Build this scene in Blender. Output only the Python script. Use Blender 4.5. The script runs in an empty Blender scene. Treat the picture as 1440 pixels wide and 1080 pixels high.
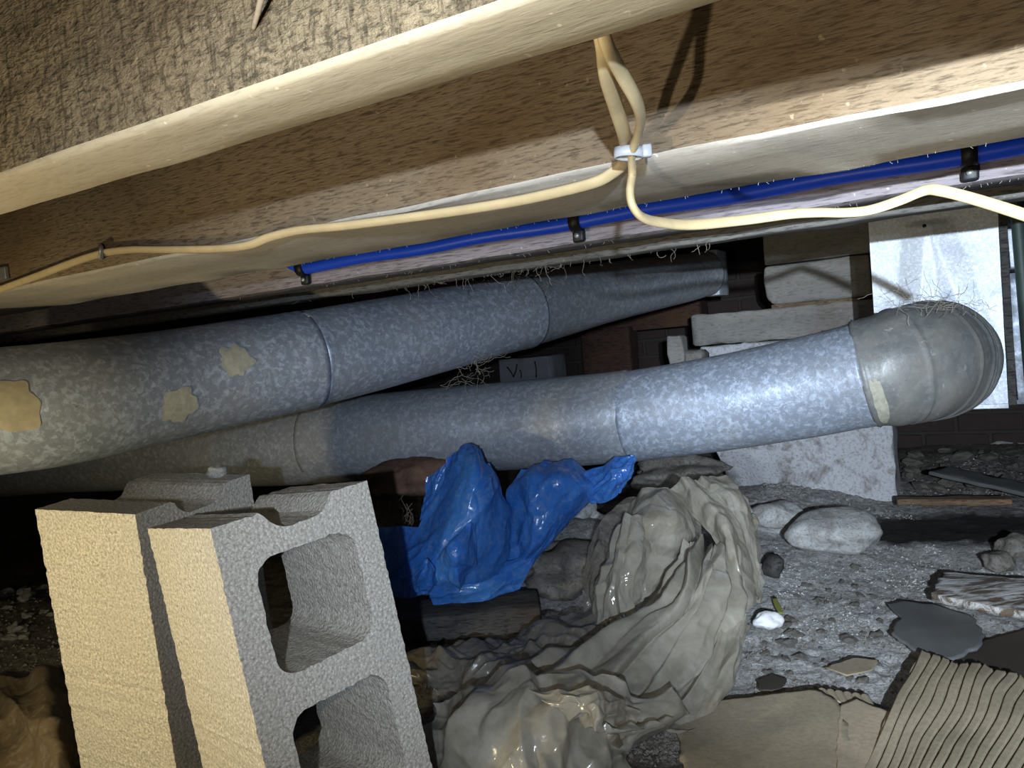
import bpy, bmesh, math, random
from mathutils import Vector, Matrix, noise, Quaternion
random.seed(7)
SC = bpy.context.scene
COL = SC.collection
# ---------------------------------------------------------------- camera
F = 1080.0
CAMZ = 0.56
PITCH, ROLL = math.radians(2.92), math.radians(5.0)
_r0 = Vector((1, 0, 0)); _u0 = Vector((0, math.sin(PITCH), math.cos(PITCH))); FW = Vector((0, math.cos(PITCH), -math.sin(PITCH)))
RT = math.cos(ROLL) * _r0 - math.sin(ROLL) * _u0
UP = math.sin(ROLL) * _r0 + math.cos(ROLL) * _u0
CP = Vector((0, 0, CAMZ))
cd = bpy.data.cameras.new('camera'); cam = bpy.data.objects.new('camera', cd); COL.objects.link(cam)
cd.sensor_width = 36; cd.lens = 27; cd.clip_start = 0.01
m = Matrix((RT, UP, -FW)).transposed().to_4x4(); m.translation = CP; cam.matrix_world = m
SC.camera = cam
# ---------------------------------------------------------------- world, lamps, exposure
w = bpy.data.worlds.new('world'); SC.world = w; w.use_nodes = True
w.node_tree.nodes['Background'].inputs[0].default_value = (0.55, 0.62, 0.8, 1)
w.node_tree.nodes['Background'].inputs[1].default_value = 0.03
def aim(o, tgt):
    o.rotation_euler = (Vector(tgt) - o.location).to_track_quat('-Z', 'Y').to_euler()
def spot(name, loc, tgt, power, col, angle, blend, rad):
    l = bpy.data.lights.new(name, 'SPOT'); l.energy = power; l.color = col; l.spot_size = math.radians(angle); l.spot_blend = blend
    l.shadow_soft_size = rad
    o = bpy.data.objects.new(name, l); COL.objects.link(o); o.location = loc; aim(o, tgt); return o
# a warm work lamp standing low on the left, a phone flash beside the lens, a cool torch held to the right, plus added fill spots
spot('warm_work_lamp', (-0.82, 0.48, 0.32), (-0.50, 0.95, 0.18), 11.5, (1.0, 0.84, 0.50), 124, 0.8, 0.02)
spot('warm_fill_up', (-0.50, 0.52, 0.36), (-0.22, 0.48, 0.72), 2.4, (1.0, 0.82, 0.52), 100, 0.9, 0.02)  # added warm fill, brightens the undersides of the joists at left
spot('phone_flash', (-0.13, 0.03, 0.535), (0.14, 1.0, 0.46), 4.3, (1.0, 0.88, 0.68), 140, 0.5, 0.004)
spot('cool_torch', (0.0, -0.45, 0.618), (0.92, 1.5, 0.30), 158.0, (0.76, 0.87, 1.0), 47, 0.7, 0.006)
spot('cool_fill', (-0.03, -0.40, 0.59), (0.06, 1.6, 0.36), 56.0, (0.68, 0.81, 1.0), 48, 0.95, 0.008)  # added cool fill for the upper duct and the lower centre
spot('joist_fill_up', (0.53, 0.30, 0.36), (0.31, 0.48, 0.68), 1.8, (0.92, 0.95, 1.0), 56, 1.0, 0.03)  # added fill out of view, brightens the thick joist's underside
SC.view_settings.view_transform = 'Standard'; SC.view_settings.look = 'None'
SC.view_settings.gamma = 1.0; SC.view_settings.use_curve_mapping = False
SC.view_settings.exposure = 0.4
# ---------------------------------------------------------------- pixel -> place helpers
def ray(px, py): return FW + RT * ((px - 720) / F) - UP * ((py - 540) / F)
def DP(px, py, d): return CP + ray(px, py) * d
def G(px, py, z=0.0):
    r = ray(px, py); return CP + r * ((z - CAMZ) / r.z)
DV = Vector((-0.8689, 0.4950, 0)); NV = Vector((0.4950, 0.8689, 0))      # joist direction (left-away) and its normal (right-away)
def PL(px, py, c):
    r = ray(px, py); return CP + r * (c / r.dot(NV))
def proj(p):
    d = p - CP; z = d.dot(FW); return (720 + F * d.dot(RT) / z, 540 - F * d.dot(UP) / z)
JROT = math.atan2(-DV.y, -DV.x)      # local +X runs right-near along the joists, local +Y = away
# ---------------------------------------------------------------- naming helpers
def tag(o, label=None, cat=None, group=None, kind=None):
    if label: o['label'] = label
    if cat: o['category'] = cat
    if group: o['group'] = group
    if kind: o['kind'] = kind
    return o
def obj(name, verts, faces, mat, parent=None, smooth=False, loc=None, rz=0):
    me = bpy.data.meshes.new(name); me.from_pydata([tuple(v) for v in verts], [], faces); me.update()
    if smooth: me.shade_smooth()
    o = bpy.data.objects.new(name, me); COL.objects.link(o)
    if mat: me.materials.append(mat)
    if parent: o.parent = parent
    if loc is not None: o.location = loc
    if rz: o.rotation_euler = (0, 0, rz)
    return o
def obj_bm(name, bm, mat, parent=None, smooth=False, loc=None, rz=0):
    bmesh.ops.recalc_face_normals(bm, faces=bm.faces[:])
    me = bpy.data.meshes.new(name); bm.to_mesh(me); bm.free()
    if smooth: me.shade_smooth()
    o = bpy.data.objects.new(name, me); COL.objects.link(o)
    if mat: me.materials.append(mat)
    if parent: o.parent = parent
    if loc is not None: o.location = loc
    if rz: o.rotation_euler = (0, 0, rz)
    return o
def empty(name, loc=(0, 0, 0), rz=0):
    o = bpy.data.objects.new(name, None); COL.objects.link(o); o.location = loc; o.rotation_euler = (0, 0, rz); o.empty_display_size = .05
    return o
# ---------------------------------------------------------------- materials
class NT:
    def __init__(s, name):
        s.m = bpy.data.materials.new(name); s.m.use_nodes = True; s.t = s.m.node_tree; s.b = s.t.nodes['Principled BSDF']
        s.out = s.t.nodes['Material Output']
        s.tc = s.t.nodes.new('ShaderNodeTexCoord')
    def n(s, typ, **kw):
        x = s.t.nodes.new(typ)
        for k, v in kw.items():
            if k in x.inputs: x.inputs[k].default_value = v
            else: setattr(x, k, v)
        return x
    def l(s, a, b): s.t.links.new(a, b)
    def coord(s, scale=(1, 1, 1), rot=(0, 0, 0), loc=(0, 0, 0)):
        mp = s.n('ShaderNodeMapping'); mp.inputs['Scale'].default_value = scale; mp.inputs['Rotation'].default_value = rot; mp.inputs['Location'].default_value = loc
        s.l(s.tc.outputs['Object'], mp.inputs[0]); return mp.outputs[0]
    def noise(s, scale, detail=6, rough=.6, dist=0, vec=None):
        x = s.n('ShaderNodeTexNoise', Scale=scale, Detail=detail, Roughness=rough, Distortion=dist)
        s.l(vec if vec is not None else s.tc.outputs['Object'], x.inputs['Vector']); return x.outputs['Fac']
    def voro(s, scale, feature='F1', vec=None, out='Distance', rnd=1.0):
        x = s.n('ShaderNodeTexVoronoi', Scale=scale, feature=feature); x.inputs['Randomness'].default_value = rnd
        s.l(vec if vec is not None else s.tc.outputs['Object'], x.inputs['Vector']); return x.outputs[out]
    def ramp(s, fac, stops):
        r = s.n('ShaderNodeValToRGB'); e = r.color_ramp.elements
        while len(e) < len(stops): e.new(0.5)
        for k, (p, c) in enumerate(stops):
            e[k].position = p; e[k].color = (c, c, c, 1) if isinstance(c, (int, float)) else (*c, 1)
        s.l(fac, r.inputs[0]); return r.outputs[0]
    def mix(s, fac, a, b, mode='MIX'):
        x = s.n('ShaderNodeMix', data_type='RGBA', blend_type=mode)
        for k, v in ((0, fac), (6, a), (7, b)):
            if hasattr(v, 'is_linked') or isinstance(v, bpy.types.NodeSocket): s.l(v, x.inputs[k])
            elif isinstance(v, (int, float)): x.inputs[k].default_value = v if k == 0 else (v, v, v, 1)
            else: x.inputs[k].default_value = (*v, 1)
        return x.outputs[2]
    def math(s, op, a, b=0.0, clamp=False):
        x = s.n('ShaderNodeMath', operation=op); x.use_clamp = clamp
        for k, v in ((0, a), (1, b)):
            if isinstance(v, bpy.types.NodeSocket): s.l(v, x.inputs[k])
            else: x.inputs[k].default_value = v
        return x.outputs[0]
    def bump(s, h, strength=.5, dist=.002, prev=None):
        x = s.n('ShaderNodeBump'); x.inputs['Strength'].default_value = strength; x.inputs['Distance'].default_value = dist
        s.l(h, x.inputs['Height'])
        if prev is not None: s.l(prev, x.inputs['Normal'])
        return x.outputs[0]
    def done(s, col=None, rough=.8, metal=0, normal=None, spec=.3):
        if isinstance(col, bpy.types.NodeSocket): s.l(col, s.b.inputs['Base Color'])
        elif col: s.b.inputs['Base Color'].default_value = (*col, 1)
        if isinstance(rough, bpy.types.NodeSocket): s.l(rough, s.b.inputs['Roughness'])
        else: s.b.inputs['Roughness'].default_value = rough
        if isinstance(metal, bpy.types.NodeSocket): s.l(metal, s.b.inputs['Metallic'])
        else: s.b.inputs['Metallic'].default_value = metal
        s.b.inputs['Specular IOR Level'].default_value = spec
        if normal is not None: s.l(normal, s.b.inputs['Normal'])
        return s.m
def wood(name, dark, light, stretch=(2.5, 30, 30), bump=.8, bscale=1.0, rough=.85, stain=(0.12, 0.06, 0.02), stain_amt=.5, rot=(0, 0, 0), bd=.004, streak=.8, cross=0):
    k = NT(name)
    v = k.coord(stretch, rot); vf = k.coord((stretch[0] * 8 * bscale, stretch[1] * 6 * bscale, stretch[2] * 6 * bscale), rot)
    g = k.noise(1.0, 8, .65, .6, v); f = k.noise(1.0, 4, .62, .35, vf)
    c = k.mix(k.ramp(g, [(.3, 0), (.7, 1)]), dark, light)
    c = k.mix(k.ramp(f, [(.36, streak), (.5, 0)]), c, tuple(x * .35 for x in dark))
    if cross:
        xf = k.noise(1.0, 4, .65, .3, k.coord((260, 30, 60))); c = k.mix(k.ramp(xf, [(.38, cross), (.5, 0)]), c, tuple(x * .35 for x in dark))
    st = k.ramp(k.noise(4.0, 4, .6, .5), [(.52, 0), (.68, stain_amt)])
    c = k.mix(st, c, stain)
    c = k.mix(k.ramp(k.noise(160, 2, .5), [(.68, 0), (.75, .5)]), c, tuple(min(1, x * 1.9) for x in light))
    b = k.bump(f, bump, bd); b = k.bump(g, bump * .5, .004, b)
    return k.done(c, rough, 0, b)
M = {}
M['joist_near'] = wood('rough sawn near joist', (.17, .135, .085), (.36, .29, .18), (9, 34, 30), 1.0, 2.0, bd=.005, stain_amt=.3, cross=.7)
M['joist_mid'] = wood('rough sawn joist', (.19, .135, .082), (.27, .205, .13), (1.6, 17, 17), 1.0, 5.0, bd=.0018, stain=(.13, .07, .02), stain_amt=.5)
M['joist_far'] = wood('pale joist', (.22, .19, .20), (.33, .30, .31), (2.2, 40, 40), .4, 2.0, stain_amt=.12, bd=.001)
M['edge_near'] = wood('pale joist edge', (.44, .38, .26), (.50, .44, .31), (3, 18, 18), .3, 3.0, stain_amt=.10, bd=.001, streak=.25)
M['edge_mid'] = wood('dusty joist edge', (.40, .36, .29), (.52, .48, .41), (3, 18, 18), .35, 3.2, stain_amt=.12, bd=.001, streak=.3)
M['shaded_edge'] = wood('shaded joist edge', (.05, .045, .045), (.10, .09, .085), (3, 18, 18), .35, 3.2, stain_amt=.1, bd=.001)  # near-black colour paints in the shade under the pale joist
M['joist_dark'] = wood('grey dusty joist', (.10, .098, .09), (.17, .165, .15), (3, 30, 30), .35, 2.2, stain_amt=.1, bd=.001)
M['timber'] = wood('grey timber', (.22, .21, .195), (.31, .30, .275), (6, 30, 30), .4, 1.0, stain_amt=.25, streak=.4)
M['brownwood'] = wood('brown board', (.10, .065, .04), (.26, .18, .11), (6, 50, 50), .5)
M['darkwood'] = wood('dirty dark timber', (.03, .03, .03), (.085, .08, .075), (6, 40, 40), .7, stain_amt=.2)
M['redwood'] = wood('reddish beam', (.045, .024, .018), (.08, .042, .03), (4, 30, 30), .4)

def concrete(name, base, dark, speck=.35, scale=1.0, bump=1.0):
    k = NT(name)
    n1 = k.noise(420 * scale, 4, .75); n2 = k.noise(9, 4, .6); v = k.voro(420 * scale)
    c = k.mix(k.ramp(n1, [(.32, 0), (.62, 1)]), dark, base)
    c = k.mix(k.ramp(v, [(.1, speck), (.35, 0)]), c, tuple(min(1, x * 1.5) for x in base))
    c = k.mix(k.ramp(n2, [(.4, 0), (.75, .35)]), c, tuple(x * .7 for x in base))
    h = k.math('ADD', k.math('MULTIPLY', v, 1.2), n1)
    return k.done(c, .95, 0, k.bump(h, bump * .6, .0016 / max(scale, .3)), .15)
M['cmu'] = concrete('concrete block', (.62, .59, .52), (.22, .20, .165), .5, .62, .7)
def rockmat(name, a, b, c3):
    k = NT(name); n = k.noise(22, 8, .72, .8); f = k.noise(150, 5, .7)
    c = k.mix(k.ramp(n, [(.38, 0), (.6, 1)]), b, a); c = k.mix(k.ramp(f, [(.34, .7), (.48, 0)]), c, c3)
    return k.done(c, .92, 0, k.bump(f, .6, .003, k.bump(n, .6, .008)), .2)
M['rock'] = rockmat('dusty rock', (.52, .53, .52), (.30, .29, .27), (.14, .13, .12))
M['rock_dark'] = rockmat('grey rubble', (.24, .225, .20), (.13, .12, .10), (.05, .045, .04))
def whitewash():
    k = NT('limewashed concrete')
    n = k.noise(14, 7, .7, .5); f = k.noise(120, 4, .7)
    c = k.mix(k.ramp(n, [(.5, 0), (.68, 1)]), (.56, .57, .60), (.19, .15, .13))
    c = k.mix(k.ramp(f, [(.35, .6), (.5, 0)]), c, (.22, .2, .2))
    return k.done(c, .9, 0, k.bump(f, .8, .004), .2)
M['lime'] = whitewash()
def galv(name, tint=(.36, .39, .43), sp=.5, dirt=.55, spscale=130, metal=.35, rough=.42):
    k = NT(name)
    v = k.voro(spscale, out='Color'); bw = k.n('ShaderNodeRGBToBW'); k.l(v, bw.inputs[0])
    w_ = k.coord((1, 1, 1)); d = k.noise(spscale * .7, 4, .7, .35)
    sg = k.math('MULTIPLY', bw.outputs[0], k.ramp(d, [(.46, 0), (.56, 1)]))
    c = k.mix(k.math('MULTIPLY', sg, sp), tint, tuple(min(1, x * 2.0) for x in tint))
    dn = k.noise(7, 8, .68, .4)
    dr = k.ramp(dn, [(.45, 0), (.66, dirt)])
    c = k.mix(dr, c, (.16, .145, .125))
    sm = k.ramp(k.noise(38, 6, .75, 1.2), [(.62, 0), (.68, .45)])
    c = k.mix(sm, c, (.5, .5, .49))
    sc_ = k.ramp(k.noise(60, 5, .7, 2.5), [(.30, .7), (.36, 0)]); c = k.mix(sc_, c, (.10, .10, .10))
    r = k.math('ADD', k.math('MULTIPLY', dr, .4), rough)
    mt = k.math('SUBTRACT', metal, k.math('MULTIPLY', dr, .6), True)
    b = k.bump(k.noise(6, 3, .5), .3, .01); b = k.bump(k.noise(70, 5, .7), .35, .002, b)
    return k.done(c, r, mt, b, .5)
M['galv'] = galv('galvanised duct', (.28, .32, .385), .9, .45, 130)
M['galv_dust'] = galv('dusty galvanised duct', (.27, .295, .33), .7, .6, 130)
M['galv_grimy'] = galv('grimy elbow metal', (.19, .20, .20), .4, .8, 90)
M['galv_clean'] = galv('bright sheet metal', (.52, .58, .66), .6, .15, 260, .3, .5)
def plastic(name, c1, c2, alpha, rough=.28, trans=.35, dust=.5, dustc=(.42, .40, .36)):
    k = NT(name)
    n = k.noise(11, 7, .7, .8); f = k.noise(90, 4, .7, .5)
    c = k.mix(k.ramp(n, [(.35, 0), (.7, 1)]), c1, c2)
    c = k.mix(k.ramp(f, [(.5, 0), (.7, dust)]), c, dustc)
    b = k.bump(k.noise(28, 4, .55, 1.2), .3, .003)
    k.done(c, k.math('ADD', k.math('MULTIPLY', k.noise(30, 4, .6), .30), rough - .1), 0, b, .9)
    tl = k.n('ShaderNodeBsdfTranslucent'); k.l(c, tl.inputs[0])
    tp = k.n('ShaderNodeBsdfTransparent'); tp.inputs[0].default_value = (.9, .88, .84, 1)
    a = k.n('ShaderNodeMixShader'); a.inputs[0].default_value = trans; k.l(k.b.outputs[0], a.inputs[1]); k.l(tl.outputs[0], a.inputs[2])
    z = k.n('ShaderNodeMixShader'); z.inputs[0].default_value = alpha; k.l(tp.outputs[0], z.inputs[1]); k.l(a.outputs[0], z.inputs[2])
    k.l(z.outputs[0], k.out.inputs[0]); return k.m
M['clear'] = plastic('dirty clear polythene', (.34, .305, .23), (.60, .565, .47), .78, .12)
M['clear_dark'] = plastic('darker clear polythene', (.16, .145, .115), (.30, .275, .23), .72, .22)  # darker tint of the clear polythene, for the back left folds
M['brown_poly'] = plastic('brown polythene', (.16, .12, .07), (.24, .18, .11), .92, .4)
M['blue'] = plastic('blue polythene', (.03, .17, .62), (.07, .26, .70), .88, .2, .35, .55, (.22, .34, .56))
def simple(name, c, rough=.6, metal=0, var=.3, scale=40, bump=.2, spec=.4):
    k = NT(name); n = k.noise(scale, 5, .6)
    col = k.mix(k.ramp(n, [(.35, var), (.65, 0)]), c, tuple(x * .45 for x in c))
    return k.done(col, rough, metal, k.bump(n, bump, .001), spec)
M['cable'] = simple('ivory cable sheath', (.62, .49, .27), .45, 0, .25, 60)
M['pex'] = simple('blue water tube', (.015, .09, 1.0), .4, 0, .1)
M['black'] = simple('black plastic', (.012, .012, .013), .5)
M['steel'] = simple('dull steel', (.42, .43, .42), .4, .6)
M['tie'] = simple('white nylon tie', (.42, .44, .46), .4)
M['green'] = simple('dark green metal', (.03, .05, .045), .55, 0, .5)
M['cream'] = simple('pale tape', (.40, .36, .25), .75, 0, .4, 70)
M['mastic'] = simple('pale sealant', (.42, .41, .33), .8, 0, .5, 90, .6)
M['slate'] = simple('wet grey felt', (.14, .145, .145), .5, 0, .35, 18, .4)
M['wetbrown'] = simple('wet brown board', (.055, .045, .035), .6, 0, .4, 14, .4)
M['fibre'] = simple('cobweb fibre', (.30, .27, .22), .9)
M['root'] = simple('dry root', (.16, .12, .08), .9)
M['box'] = simple('grey carton', (.16, .165, .175), .8)
M['leaf'] = simple('yellow leaf', (.24, .25, .06), .6)
M['crystal'] = simple('white plaster', (.75, .76, .78), .6, 0, .25, 60, .8)
def rusty():
    k = NT('rusty clay crust'); n = k.noise(18, 7, .7, .4); f = k.noise(120, 3, .6)
    c = k.mix(k.ramp(n, [(.35, 0), (.65, 1)]), (.065, .04, .028), (.17, .095, .06))
    return k.done(c, .95, 0, k.bump(f, .8, .003))
M['rust'] = rusty()
def cardboard(name, c, strip=False):
    k = NT(name); n = k.noise(9, 6, .65, .5); f = k.noise(150, 3, .6)
    col = k.mix(k.ramp(n, [(.42, 0), (.7, .6)]), c, tuple(x * .5 for x in c))
    col = k.mix(k.ramp(f, [(.4, .35), (.55, 0)]), col, tuple(x * .6 for x in c))
    return k.done(col, .9, 0, k.bump(f, .4, .001), .15)
M['card'] = cardboard('brown cardboard', (.33, .28, .20))
M['card_pale'] = cardboard('pale cardboard', (.40, .33, .24))
def whitecrust():
    k = NT('board crusted white'); n = k.noise(1, 7, .7, .6, k.coord((12, 45, 30), (0, 0, 0)))
    c = k.mix(k.ramp(n, [(.45, 0), (.58, 1)]), (.13, .10, .075), (.62, .63, .63))
    return k.done(c, .9, 0, k.bump(n, .9, .006))
M['crust'] = whitecrust()
def brickm():
    k = NT('sooty brick'); n = k.noise(30, 5, .7)
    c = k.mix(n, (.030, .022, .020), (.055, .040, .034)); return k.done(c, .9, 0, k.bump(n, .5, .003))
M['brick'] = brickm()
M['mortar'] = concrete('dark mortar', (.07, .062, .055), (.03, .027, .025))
def ground_mat():
    k = NT('dirt floor')
    pos = k.tc.outputs['Object']
    n = k.noise(6, 8, .7, .4); f = k.noise(70, 6, .75); g = k.noise(220, 3, .6)
    c = k.mix(k.ramp(f, [(.35, 0), (.65, 1)]), (.08, .07, .058), (.25, .225, .19))
    def ell(px, py, rx, ry, amp=.55, edge=(.55, 1.15)):
        p = G(px, py)
        s = k.n('ShaderNodeVectorMath', operation='SUBTRACT'); k.l(pos, s.inputs[0]); s.inputs[1].default_value = (p.x, p.y, 0)
        q = k.n('ShaderNodeVectorMath', operation='MULTIPLY'); k.l(s.outputs[0], q.inputs[0]); q.inputs[1].default_value = (1 / rx, 1 / ry, 0)
        ln = k.n('ShaderNodeVectorMath', operation='LENGTH'); k.l(q.outputs[0], ln.inputs[0])
        d = k.math('ADD', ln.outputs['Value'], k.math('MULTIPLY', k.math('SUBTRACT', n, .5), amp * 3))
        return k.ramp(d, [(edge[0] / 2, 1), (edge[1] / 2, 0)]), d
    def ellm(*a, **kw):
        r, d = ell(*a, **kw); h = k.math('MULTIPLY', d, .5); 
        e = kw.get('edge', (.55, 1.15)); return k.ramp(h, [(e[0] / 2, 1), (e[1] / 2, 0)])
    white = k.mix(k.ramp(g, [(.3, 0), (.6, 1)]), (.36, .35, .34), (.80, .80, .79))
    lm = k.math('MULTIPLY', ellm(1225, 815, .62, .50, edge=(.9, 1.7)), k.ramp(f, [(.28, .3), (.5, 1)]))
    c = k.mix(k.math('MULTIPLY', lm, .95), c, white)
    l2 = k.math('MULTIPLY', ellm(1400, 690, .8, .45), k.ramp(f, [(.4, 0), (.6, 1)]))
    c = k.mix(k.math('MULTIPLY', l2, .6), c, white)
    l3 = k.math('MULTIPLY', ellm(1130, 730, .35, .6, edge=(.8, 1.5)), k.ramp(f, [(.36, 0), (.56, 1)]))
    c = k.mix(k.math('MULTIPLY', l3, .7), c, white)
    c = k.mix(ellm(1325, 742, .30, .17, amp=.5, edge=(.7, 1.2)), c, (.045, .04, .038))
    b = k.bump(k.noise(28, 6, .75, .6), 1.0, .022); b = k.bump(f, .9, .012, b); b = k.bump(g, .6, .003, b)
    return k.done(c, .9, 0, b, .25)
M['dirt'] = ground_mat()

# ---------------------------------------------------------------- mesh helpers
def nz(p, s=1.0, seed=0.0): return noise.noise(Vector((p[0] * s + seed, p[1] * s + seed * 1.7, p[2] * s - seed)))
def rough_box_bm(lx, ly, lz, nx=8, ny=3, nz_=3, jit=.002, bevel=.004, seed=0.0, fscale=18):
    """box x 0..lx, y 0..ly, z 0..lz as a dense grid shell with eased, slightly uneven edges"""
    bm = bmesh.new()
    def coords(n, L):
        a = [0, min(bevel, L * .3)] + [bevel + (L - 2 * bevel) * i / n for i in range(1, n)] + [L - min(bevel, L * .3), L]
        return sorted(a)
    X, Y, Z = coords(nx, lx), coords(ny, ly), coords(nz_, lz)
    idx = {}
    def v(i, j, k):
        if (i, j, k) not in idx:
            p = Vector((X[i], Y[j], Z[k]))
            ext = [i in (0, len(X) - 1), j in (0, len(Y) - 1), k in (0, len(Z) - 1)]
            if sum(ext) >= 2:
                c = Vector((min(max(p.x, bevel), lx - bevel), min(max(p.y, bevel), ly - bevel), min(max(p.z, bevel), lz - bevel)))
                d = p - c
                if d.length > 1e-9: p = c + d.normalized() * bevel
            q = Vector((p.x, p.y, p.z))
            e = 1.0 + (1.6 if sum(ext) >= 2 else 0)
            p += Vector((nz(q, fscale, seed + 3), nz(q, fscale, seed + 11), nz(q, fscale, seed + 23))) * jit * e
            idx[(i, j, k)] = bm.verts.new(p)
        return idx[(i, j, k)]
    a, b, c = len(X) - 1, len(Y) - 1, len(Z) - 1
    for i in range(a):
        for j in range(b):
            for k in (0, c): bm.faces.new((v(i, j, k), v(i + 1, j, k), v(i + 1, j + 1, k), v(i, j + 1, k)))
    for i in range(a):
        for k in range(c):
            for j in (0, b): bm.faces.new((v(i, j, k), v(i + 1, j, k), v(i + 1, j, k + 1), v(i, j, k + 1)))
    for j in range(b):
        for k in range(c):
            for i in (0, a): bm.faces.new((v(i, j, k), v(i, j + 1, k), v(i, j + 1, k + 1), v(i, j, k + 1)))
    return bm
def catmull(pts, n):
    P = [pts[0] * 2 - pts[1]] + list(pts) + [pts[-1] * 2 - pts[-2]]
    segs = len(pts) - 1; out = []
    for i in range(n):
        t = i / (n - 1) * segs; k = min(int(t), segs - 1); t -= k
        a, b, c, d = P[k], P[k + 1], P[k + 2], P[k + 3]
        out.append(.5 * ((2 * b) + (c - a) * t + (2 * a - 5 * b + 4 * c - d) * t * t + (3 * b - a - 3 * c + d) * t ** 3))
    return out
def frames(path):
    T = [(path[min(i + 1, len(path) - 1)] - path[max(i - 1, 0)]).normalized() for i in range(len(path))]
    up = Vector((0, 0, 1)); n = (up - T[0] * up.dot(T[0])).normalized(); R = []
    for i, t in enumerate(T):
        n = (n - t * n.dot(t)).normalized(); R.append((t, n, t.cross(n)))
    return R
def sweep(path, rad, nseg=48, caps=True, ell=None, twist=0):
    """rad(i, th) -> radius; returns verts, faces"""
    R = frames(path); V = []; Fc = []
    for i, p in enumerate(path):
        t, n, b = R[i]
        for j in range(nseg):
            th = 2 * math.pi * j / nseg + twist
            r = rad(i, th) if callable(rad) else rad
            ax, ay = ell if ell else (1, 1)
            V.append(p + n * (math.cos(th) * r * ax) + b * (math.sin(th) * r * ay))
    for i in range(len(path) - 1):
        for j in range(nseg):
            a = i * nseg + j; b = i * nseg + (j + 1) % nseg
            Fc.append((a, b, b + nseg, a + nseg))
    if caps:
        Fc.append(tuple(range(nseg - 1, -1, -1))); L = (len(path) - 1) * nseg; Fc.append(tuple(L + j for j in range(nseg)))
    return V, Fc
def loft(rows, nu, nv):
    R = [catmull([Vector(p) for p in r], nu) for r in rows]
    cols = [catmull([R[k][u] for k in range(len(R))], nv) for u in range(nu)]
    return [[cols[u][v] for u in range(nu)] for v in range(nv)]
def crumple(grid, amp, sc=14.0, amp2=.3, pleat=0, npl=5, seed=0.0, per=0.0):
    """folds: long sharp ridges running down the patch, broad flat facets between, a little fine crumple"""
    nv, nu = len(grid), len(grid[0]); out = []
    NN = noise.noise
    for v in range(nv):
        row = []
        for u in range(nu):
            p = grid[v][u]
            du = grid[v][min(u + 1, nu - 1)] - grid[v][max(u - 1, 0)]; dv = grid[min(v + 1, nv - 1)][u] - grid[max(v - 1, 0)][u]
            n = du.cross(dv)
            if n.length < 1e-12: n = Vector((0, -1, 0))
            n.normalize()
            if n.dot(p - CP) > 0: n = -n           # towards the open side of the heap
            fu, fv = u / (nu - 1), v / (nv - 1)
            wx = fu + .10 * NN(Vector((fu * 2.3, fv * 2.3, seed + 9))); wy = fv + .12 * NN(Vector((fu * 2.3, fv * 2.3, seed + 19)))
            a = 1 - abs(NN(Vector((wx * npl * .8, wy * 1.1, seed)))) * 3.0
            b = 1 - abs(NN(Vector((wx * npl * 1.1 + wy * 2.5, wy * 1.6 - wx, seed + 31)))) * 3.2
            xx = wx * npl * 1.5 + .5 * NN(Vector((wx * 3, wy * 1.5, seed + 71))) + seed; fr = xx - math.floor(xx); tri = (fr / .75 if fr < .75 else (1 - fr) / .25) - .5
            e_ = 1 - abs(NN(Vector((wx * npl * 2.6 - wy * 2, wy * 4 + wx * 2, seed + 51)))) * 3.4
            q = p * sc * .75 + Vector((seed, seed * 2, -seed)); d = noise.voronoi(q)[0]; h = min(d[1] - d[0], .5) * 1.2 - .3
            q2 = p * sc * 3.2; d2 = noise.voronoi(q2)[0]; h2 = min(d2[1] - d2[0], .35) - .2
            row.append(p + n * (per * tri * (.6 + .6 * abs(NN(Vector((fu * 3, fv * 2, seed + 5)))) * 2) + pleat * (.75 * max(a, -.4) + .5 * max(b, -.3) + .15 * max(e_, -.6) - .4) + amp * (.8 * h + amp2 * .5 * h2)))
        out.append(row)
    return out
def grid_mesh(grids):
    V = []; Fc = []
    for g in grids:
        o = len(V); nv, nu = len(g), len(g[0])
        for r in g: V += r
        for v in range(nv - 1):
            for u in range(nu - 1):
                a = o + v * nu + u; Fc.append((a, a + 1, a + nu + 1, a + nu))
    return V, Fc
def rows_px(rows, z=None):
    return [[DP(*p) for p in r] for r in rows]
def rock_bm(rx, ry, rz, seed, sub=3, rough=.22):
    bm = bmesh.new(); bmesh.ops.create_icosphere(bm, subdivisions=sub, radius=1)
    for v in bm.verts:
        p = v.co.copy(); 
        k = 1 + rough * nz(p, 1.3, seed) * 1.6 + rough * .35 * nz(p, 4, seed + 4)
        d = noise.voronoi(p * 1.3 + Vector((seed, 0, 0)))[0]; k += rough * (d[0] - .5) * .5
        v.co = Vector((p.x * rx, p.y * ry, p.z * rz)) * k
    return bm
def gh(x, y):
    """height of the dirt floor"""
    h = .012 * noise.noise(Vector((x * 3, y * 3, 0))) + .006 * noise.noise(Vector((x * 11, y * 11, 3))) + .003 * noise.noise(Vector((x * 35, y * 35, 7)))
    h += .0035 * noise.noise(Vector((x * 75, y * 75, 1))) + .005 * max(0, noise.noise(Vector((x * 24, y * 24, 5))))
    def gs(cx, cy, a, sx, sy): return a * math.exp(-((x - cx) / sx) ** 2 - ((y - cy) / sy) ** 2)
    h += gs(.10, 1.95, .11, .24, .22) + gs(.78, 2.35, .05, .22, .2) + gs(-1.25, 1.6, .10, .35, .4) + gs(1.9, 3.0, .06, .6, .5)
    h -= gs(G(1325, 742).x, G(1325, 742).y, .008, .25, .13)
    return h

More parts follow.
